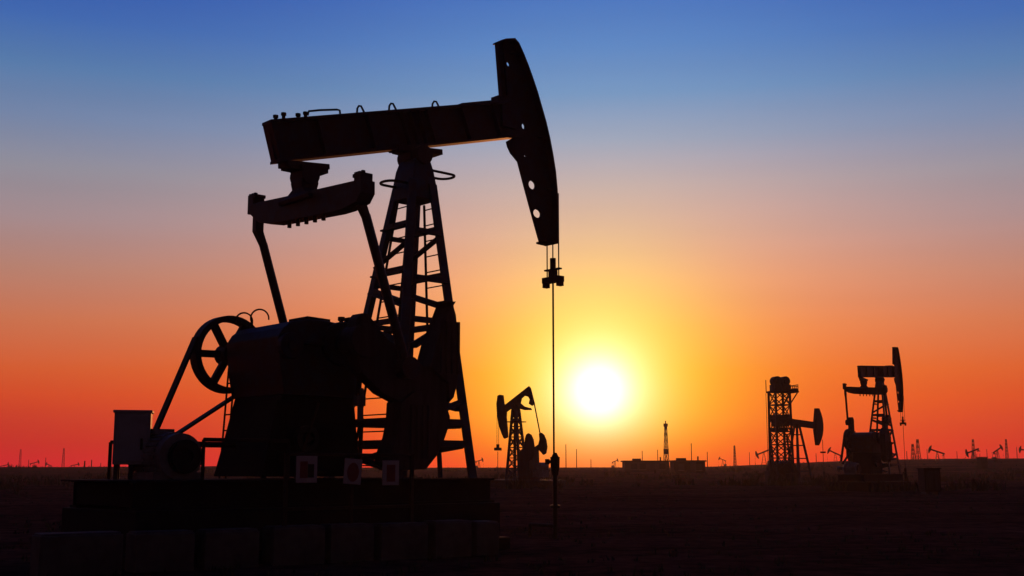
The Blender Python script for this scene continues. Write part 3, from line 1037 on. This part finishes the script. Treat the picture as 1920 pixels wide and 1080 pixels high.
# ------------------------------------------------------------------ masts and poles on the horizon
def lattice_mast(px, ytop, D, wd, label, beacon=False):
    w = at(px, ytop, D)
    g = terrain_z(w.x, w.y)
    h = w.z - g
    t = thing('lattice_mast', (w.x, w.y, g - .1), .4, label, 'mast', 'masts on the horizon')
    b = MB()
    c = ((-1, -1), (1, -1), (1, 1), (-1, 1))
    n = max(4, int(h / (wd * 1.3)))
    rad = lambda z: wd * (.5 - .32 * z / h)
    for a in c:
        b.bar((a[0] * rad(0), a[1] * rad(0), 0), (a[0] * rad(h), a[1] * rad(h), h), .12)
    for i in range(n):
        z0, z1 = h * i / n, h * (i + 1) / n
        for k in range(4):
            a, d_ = c[k], c[(k + 1) % 4]
            b.bar((a[0] * rad(z0), a[1] * rad(z0), z0), (d_[0] * rad(z1), d_[1] * rad(z1), z1), .07)
            b.bar((a[0] * rad(z1), a[1] * rad(z1), z1), (d_[0] * rad(z1), d_[1] * rad(z1), z1), .07)
    b.build('lattice', 'rust', t)
    if beacon:
        MB().box((0, 0, h + .1), (.8, .8, .8)).bar((0, 0, h + .3), (0, 0, h + 1.2), .2).build('crown_block', 'rust', t)
        MB().box((0, 0, h * .42), (1.0, .9, 1.3)).build('working_platform', 'rust', t)


lattice_mast(1248, 797, 300, 1.1, 'tall lattice mast with a block at its top, rising behind the low buildings', True)
lattice_mast(1711, 832, 330, .9, 'shorter of the twin lattice masts right of the right-hand pumpjack')
lattice_mast(1720, 823, 330, 1.0, 'taller of the twin lattice masts right of the right-hand pumpjack')
lattice_mast(1377, 835, 420, .8, 'thin lattice mast between the low buildings and the lattice tower unit')
lattice_mast(1824, 823, 420, 1.0, 'slim mast rising straight behind the distant pumpjack at the right')
lattice_mast(1886, 823, 420, .8, 'slim mast nearest the right edge')
lattice_mast(120, 840, 380, .8, 'slim lattice mast standing alone at the far left')
lattice_mast(39, 842, 420, .8, 'faint mast behind the bush at the far left edge')


def pole(px, ytop, D, label, arm=False, r=.13):
    w = at(px, ytop, D)
    g = terrain_z(w.x, w.y)
    h = w.z - g
    b = MB().cyl((0, 0, -.3), (0, 0, h), r, 8, r * .7)
    if arm:
        b.bar((-.9, 0, h - .5), (.9, 0, h - .5), .12).cyl((-.8, 0, h - .45), (-.8, 0, h - .2), .07, 6).cyl((.8, 0, h - .45), (.8, 0, h - .2), .07, 6)
    o = b.build('utility_pole', 'rust')
    o.location = (w.x, w.y, g)
    o.rotation_euler = (0, 0, random.uniform(-.7, .7))
    tag(o, label, 'pole', 'utility poles on the horizon')


for a in ((1061, 833, 300, 'tall thin utility pole below the sun, just right of the wellhead'),
          (1081, 842, 330, 'thin utility pole below the sun, second right of the wellhead'),
          (1108, 861, 380, 'short utility pole below the sun, third right of the wellhead'),
          (1204, 845, 330, 'thin utility pole behind the paler low building, left of the tall mast'),
          (1233, 843, 330, 'thin utility pole just left of the tall mast'),
          (1296, 831, 300, 'thin tall utility pole behind the darker low building'),
          (1326, 847, 330, 'short utility pole at the right end of the darker low building'),
          (86, 858, 380, 'thin utility pole at the far left between bush and lone mast'),
          (159, 864, 300, 'stout utility pole right of the lone mast at the far left'),
          (189, 868, 380, 'short utility pole just left of the rail by the grey cabinet'),
          (1700, 846, 330, 'thin utility pole just left of the twin masts'),
          (16, 866, 420, 'thin utility pole nearest the left edge of the view'),
          (54, 862, 420, 'thin utility pole directly right of the bush at the far left'),
          (172, 862, 420, 'thin utility pole between the stout pole and the pole beside the cabinet rail'),
          (1640, 852, 420, 'thin utility pole seen through the legs of the right-hand pumpjack'),
          (1738, 842, 400, 'thin utility pole just left of the first distant pumpjack beyond the right-hand pumpjack'),
          (1794, 846, 420, 'short thin utility pole between two distant pumpjacks at the right'),
          (1850, 842, 420, 'thin utility pole just right of the small boxy shed'),
          (1906, 838, 400, 'thin utility pole nearest the right edge of the view'),
          (1405, 848, 420, 'thin utility pole left of the tiny pumpjack at the tower unit foot'),
          (1530, 850, 380, 'thin utility pole below the drooping head beside the tower unit')):
    pole(*a, r=.22 if 'stout' in a[-1] else .13)

# ------------------------------------------------------------------ low buildings
def building(x0, x1, ytop, D, dep, label, mt, roof_over=.4, openings=()):
    a, b = at(x0, ytop, D), at(x1, ytop, D)
    L_ = b.x - a.x
    cx = (a.x + b.x) / 2
    g = terrain_z(cx, D) - .15
    h = a.z - g
    t = thing('low_building', (cx, D + dep / 2, g), 0, label, 'building', 'low buildings on the horizon')
    MB().box((0, 0, (h - .25) / 2), (L_, dep, h - .25)).build('wall', mt, t)
    MB().box((0, 0, h - .12), (L_ + roof_over, dep + .6, .25)).build('roof', 'rust', t)
    MB().box((-L_ * .2, 0, h + .15), (1.6, 1.4, .5)).build('roof_vent', 'rust', t)
    MB().cyl((L_ * .36, .5, h - .1), (L_ * .36, .5, h + .7), .14, 8).build('chimney', 'rust', t)
    for k, wdt in openings:
        f = MB().box((k * L_ / 2, -dep / 2 - .02, h * .5), (wdt, .06, 1.1)).build('window', 'black', t)
        MB().box((k * L_ / 2, -dep / 2 - .05, h * .5 - .6), (wdt + .2, .12, .1)).build('sill', 'concrete', f)
    MB().box((L_ * .12, -dep / 2 - .02, 1.05), (1.0, .06, 2.1)).build('door', 'steel', t)


building(1172, 1254, 863.5, 230, 6, 'paler low flat-roofed building, left of the pair on the horizon', 'wall', .6, ((-.6, 1.2), (-.2, 1.2), (.7, 1.2)))
building(1263, 1322, 863, 205, 5, 'darker low flat-roofed building, right of the pair on the horizon', 'near_black', .4, ((-.5, 1.0), (.6, 1.0)))
sh = at(1841, 857, 200)
sh_g = terrain_z(sh.x, sh.y)
t = thing('pump_shed', (sh.x, sh.y, sh_g), .3, 'small boxy shed at the foot of a distant pumpjack near the right edge', 'shed')
MB().box((0, 0, (sh.z - sh_g) / 2 - .1), (1.2, 1.2, sh.z - sh_g)).build('wall', 'near_black', t)
MB().box((0, 0, sh.z - sh_g - .02), (1.4, 1.4, .12)).build('roof', 'rust', t)

# ------------------------------------------------------------------ ground
bm = bmesh.new()
ys = [-60, -20, -5, 2]
d = 4.0
while d < 6500:
    ys.append(d)
    d *= 1.022 if d < 700 else 1.15
NX = 190
rows = []
for y in ys:
    half = max(40.0, abs(y) * .95)
    rows.append([bm.verts.new((half * (2 * i / NX - 1), y, terrain_z(half * (2 * i / NX - 1), y))) for i in range(NX + 1)])
for a, b in zip(rows, rows[1:]):
    for i in range(NX):
        bm.faces.new((a[i], a[i + 1], b[i + 1], b[i]))
me = bpy.data.meshes.new('ground')
bm.to_mesh(me)
bm.free()
for pg in me.polygons:
    pg.use_smooth = True
me.materials.append(M['ground'])
gr = bpy.data.objects.new('ground', me)
COL.objects.link(gr)
tag(gr, 'dark dry field stretching to the horizon', 'ground', kind='structure')


# ------------------------------------------------------------------ scrub: low tufts of dry growth over the field
def tuft(bm_, x, y, z, s, n, rnd):
    for _ in range(n):
        a = rnd.uniform(0, 2 * math.pi)
        l = s * rnd.uniform(.5, 1.1)
        lean = rnd.uniform(.1, .75)
        b0 = Vector((x + rnd.uniform(-.35, .35) * s, y + rnd.uniform(-.35, .35) * s, z - .03))
        tip = b0 + Vector((math.cos(a) * lean * l, math.sin(a) * lean * l, l * (1 - .35 * lean)))
        sd = Vector((-math.sin(a), math.cos(a), 0)) * s * rnd.uniform(.03, .07)
        mid = (b0 + tip) / 2 + Vector((0, 0, l * .08))
        v = [bm_.verts.new(q_) for q_ in (b0 - sd, b0 + sd, mid + sd, mid - sd, tip)]
        bm_.faces.new(v[:4])
        bm_.faces.new((v[3], v[2], v[4]))


bm = bmesh.new()
rnd = random.Random(11)
for _ in range(5200):
    y = 10 * math.exp(rnd.random() * 3.75)
    x = rnd.uniform(-.5, .5) * y * 1.0
    if noise.noise((x * .12, y * .12, 9)) < -.1:
        continue
    k_ = min(1, max(0, (y - 40) / 160))
    tuft(bm, x, y, terrain_z(x, y), rnd.uniform(.06, .16) + k_ * rnd.uniform(.1, .5), 9, rnd)
for _ in range(150):
    y = rnd.uniform(75, 270)
    x = rnd.uniform(-.48, .48) * y
    for q_ in range(9):
        xx, yy = x + rnd.gauss(0, 1.1), y + rnd.gauss(0, .9)
        tuft(bm, xx, yy, terrain_z(xx, yy), rnd.uniform(.35, .95), 12, rnd)
for fr_, n_ in ((FT, 26), (FR, 30), (FD, 12)):
    for _ in range(n_):
        xx, yy = fr_.O.x + rnd.gauss(0, 2.4), fr_.O.y + rnd.uniform(-5, -1)
        tuft(bm, xx, yy, terrain_z(xx, yy), rnd.uniform(.3, 1.0), 14, rnd)
me = bpy.data.meshes.new('scrub')
bm.to_mesh(me)
bm.free()
me.materials.append(M['scrub'])
sc_ = bpy.data.objects.new('scrub', me)
COL.objects.link(sc_)
tag(sc_, 'sparse low dry scrub over the field', 'scrub', kind='stuff')


def bush(px, pybase, D, s, label, n=5):
    w = at(px, pybase, D)
    z = terrain_z(w.x, w.y)
    b = bmesh.new()
    r_ = random.Random(int(px))
    # stems
    mb = MB()
    mb.bm.free()
    mb.bm = b
    for i in range(7):
        a = r_.uniform(0, 6.28)
        top = (math.cos(a) * s * .4, math.sin(a) * s * .4, s * r_.uniform(.6, 1))
        mb.tube([(0, 0, -.05), (top[0] * .4, top[1] * .4, top[2] * .55), top], [.03 * s, .02 * s, .008 * s], 5)
    for i in range(420):
        a, rr = r_.uniform(0, 6.28), s * .55 * math.sqrt(r_.random())
        zz_ = s * r_.uniform(.15, 1.05) * (1 - .5 * (rr / (s * .6)) ** 2)
        c = Vector((rr * math.cos(a), rr * math.sin(a), zz_))
        v = [c + Vector((r_.uniform(-1, 1), r_.uniform(-1, 1), r_.uniform(-1, 1))) * s * .05 for _ in range(3)]
        b.faces.new([b.verts.new(q_) for q_ in v])
    o = mb.build('bush', 'scrub')
    o.location = (w.x, w.y, z)
    tag(o, label, 'bush', 'bushes in the field')


bush(34, 884, 60, 1.0, 'ragged dark bush on the skyline at the far left')
bush(150, 1000, 17.5, .7, 'dark bush behind the left end of the concrete block row')
bush(112, 998, 18.5, .55, 'smaller dark bush left of the one behind the concrete blocks')
bush(1416, 885, 90, 1.1, 'ragged bush left of the foot of the lattice tower unit')
bush(1512, 885, 88, .9, 'ragged low bush right of the foot of the lattice tower unit')
bush(1548, 885, 80, .8, 'low bush just left of the upright crank of the right-hand pumpjack')

# ------------------------------------------------------------------ evening haze: one even box of thin air
hz = MB().box((0, 330, 14), (1500, 740, 34)).build('haze', 'white')
hm = bpy.data.materials.new('evening_haze')
N, L = nt(hm)
N.remove(N['Principled BSDF'])
v = N.new('ShaderNodeVolumePrincipled')
v.inputs['Color'].default_value = (1.0, .82, .76, 1)
v.inputs['Density'].default_value = .0003
v.inputs['Anisotropy'].default_value = .6
L.new(v.outputs[0], N['Material Output'].inputs['Volume'])
hz.data.materials.clear()
hz.data.materials.append(hm)
tag(hz, 'thin evening haze', 'haze', kind='stuff')

# ------------------------------------------------------------------ light: dusk sky and low sun
SUNV = ray(1123, 733).normalized()
el = math.asin(SUNV.z)
az = math.atan2(SUNV.x, SUNV.y)
sl = bpy.data.lights.new('sun', 'SUN')
sl.energy = 0.6
sl.angle = R(0.6)
sl.color = (1.0, 0.30, 0.08)
so = bpy.data.objects.new('sun', sl)
COL.objects.link(so)
so.rotation_euler = SUNV.to_track_quat('Z', 'Y').to_euler()

wd = bpy.data.worlds.new('World')
scn.world = wd
wd.use_nodes = True
N, Lk = wd.node_tree.nodes, wd.node_tree.links
N.clear()
out = N.new('ShaderNodeOutputWorld')
bg = N.new('ShaderNodeBackground')
bg.inputs['Strength'].default_value = 1.0
Lk.new(bg.outputs[0], out.inputs['Surface'])
tc = N.new('ShaderNodeTexCoord')


def math_(op, a, b=None, clamp=False):
    n = N.new('ShaderNodeMath')
    n.operation = op
    n.use_clamp = clamp
    for i, v in enumerate((a, b)):
        if v is None:
            continue
        if isinstance(v, (int, float)):
            n.inputs[i].default_value = v
        else:
            Lk.new(v, n.inputs[i])
    return n.outputs[0]


def s2l(c):
    return tuple(((v / 255) / 12.92 if v / 255 < .04045 else ((v / 255 + .055) / 1.055) ** 2.4) for v in c)


sep = N.new('ShaderNodeSeparateXYZ')
nrmz = N.new('ShaderNodeVectorMath')
nrmz.operation = 'NORMALIZE'
Lk.new(tc.outputs['Generated'], nrmz.inputs[0])
Lk.new(nrmz.outputs[0], sep.inputs[0])
ELMAX = 0.5


def el_of(py):
    return math.asin(ray(960, py).normalized().z)


elev = math_('ARCSINE', sep.outputs['Z'])
elf = math_('DIVIDE', elev, ELMAX, True)


def ramp(stops):
    r = N.new('ShaderNodeValToRGB')
    r.color_ramp.interpolation = 'LINEAR'
    e = r.color_ramp.elements
    stops = sorted(stops)
    e[0].position, e[0].color = stops[0][0], (*s2l(stops[0][1]), 1)
    e[1].position, e[1].color = stops[-1][0], (*s2l(stops[-1][1]), 1)
    for p_, c in stops[1:-1]:
        k = e.new(p_)
        k.color = (*s2l(c), 1)
    Lk.new(elf, r.inputs['Fac'])
    return r.outputs['Color']


EDGE = [(877, (214, 24, 42)), (836, (204, 36, 34)), (792, (208, 52, 34)), (748, (214, 72, 36)), (704, (214, 90, 47)), (616, (200, 113, 80)), (528, (180, 128, 113)),
        (440, (159, 137, 142)), (352, (140, 140, 154)), (264, (112, 132, 168)), (176, (82, 121, 170)), (88, (58, 101, 174)), (0, (42, 84, 170))]
MID = [(877, (254, 40, 22)), (836, (255, 62, 6)), (790, (255, 84, 8)), (700, (254, 112, 34)), (616, (250, 134, 80)), (528, (244, 154, 118)),
       (440, (220, 163, 148)), (350, (191, 166, 170)), (264, (152, 162, 188)), (176, (110, 148, 194)), (88, (86, 133, 195)), (0, (70, 118, 192))]
hi = [(.80, (24, 48, 120)), (1.0, (18, 36, 96))]
rE = ramp([(el_of(y) / ELMAX, c) for y, c in EDGE] + hi)
rM = ramp([(el_of(y) / ELMAX, c) for y, c in MID] + hi)
# how far round from the sun, on the level
dx = math_('MULTIPLY', sep.outputs['X'], math.sin(az))
dy = math_('MULTIPLY', sep.outputs['Y'], math.cos(az))
hl = math_('SQRT', math_('ADD', math_('MULTIPLY', sep.outputs['X'], sep.outputs['X']), math_('MULTIPLY', sep.outputs['Y'], sep.outputs['Y'])))
hd = math_('DIVIDE', math_('ADD', dx, dy), math_('MAXIMUM', hl, 1e-4))
hdc = math_('MAXIMUM', hd, 0.0)
near = math_('POWER', hdc, 26.0)
mix = N.new('ShaderNodeMix')
mix.data_type = 'RGBA'
Lk.new(near, mix.inputs[0])
Lk.new(rE, mix.inputs[6])
Lk.new(rM, mix.inputs[7])
col = mix.outputs[2]
# the sky away from the afterglow is dim
mr_ = N.new('ShaderNodeMapRange')
mr_.interpolation_type = 'SMOOTHSTEP'
mr_.inputs['From Min'].default_value = 0.15
mr_.inputs['From Max'].default_value = 0.86
mr_.inputs['To Min'].default_value = 0.10
mr_.inputs['To Max'].default_value = 1.0
Lk.new(hd, mr_.inputs['Value'])
dim = mr_.outputs['Result']
# low air takes the yellow out of the sun's glow
me_ = N.new('ShaderNodeMapRange')
me_.interpolation_type = 'SMOOTHSTEP'
me_.inputs['From Min'].default_value = -0.01
me_.inputs['From Max'].default_value = 0.05
me_.inputs['To Min'].default_value = 0.32
me_.inputs['To Max'].default_value = 1.0
Lk.new(elev, me_.inputs['Value'])
ext = me_.outputs['Result']


def vmul(c, f):
    n = N.new('ShaderNodeVectorMath')
    n.operation = 'SCALE'
    Lk.new(c, n.inputs[0])
    if isinstance(f, (int, float)):
        n.inputs['Scale'].default_value = f
    else:
        Lk.new(f, n.inputs['Scale'])
    return n.outputs[0]


def vadd(a, b):
    n = N.new('ShaderNodeVectorMath')
    n.operation = 'ADD'
    Lk.new(a, n.inputs[0])
    if isinstance(b, tuple):
        n.inputs[1].default_value = b
    else:
        Lk.new(b, n.inputs[1])
    return n.outputs[0]


# faint uneven bands of dust in the air
mpn = N.new('ShaderNodeMapping')
mpn.inputs['Scale'].default_value = (2.2, 2.2, 26)
Lk.new(nrmz.outputs[0], mpn.inputs['Vector'])
ns = N.new('ShaderNodeTexNoise')
ns.inputs['Scale'].default_value = 1.6
ns.inputs['Detail'].default_value = 5
Lk.new(mpn.outputs[0], ns.inputs['Vector'])
col = vmul(col, math_('ADD', math_('MULTIPLY', ns.outputs['Fac'], .08), .96))
col = vmul(col, dim)
dt = N.new('ShaderNodeVectorMath')
dt.operation = 'DOT_PRODUCT'
Lk.new(nrmz.outputs[0], dt.inputs[0])
dt.inputs[1].default_value = SUNV
dots = math_('MAXIMUM', dt.outputs['Value'], 0.0)
for sig_px, c in ((36, (.9, 1.0, 1.15)), (66, (.4, .5, .54)), (100, (.1, .12, .06)), (150, (.2, .60, .0)), (290, (.08, .09, .01))):
    n_ = 1 / (sig_px / F) ** 2
    g = math_('MULTIPLY', math_('POWER', dots, n_), ext)
    cc_ = N.new('ShaderNodeCombineXYZ')
    for i in range(3):
        cc_.inputs[i].default_value = c[i]
    col = vadd(col, vmul(cc_.outputs[0], g))
# physical twilight dome, faint, fills the sky behind the camera
sk = N.new('ShaderNodeTexSky')
sk.sky_type = 'NISHITA'
sk.sun_disc = False
sk.sun_elevation = el
sk.sun_rotation = az
sk.air_density = 1.5
sk.dust_density = 2.0
col = vadd(col, vmul(sk.outputs[0], 0.002))
Lk.new(col, bg.inputs['Color'])

scn.view_settings.view_transform = 'Standard'
scn.view_settings.look = 'None'
scn.view_settings.exposure = 0
scn.view_settings.gamma = 1
scn.cycles.max_bounces = 6
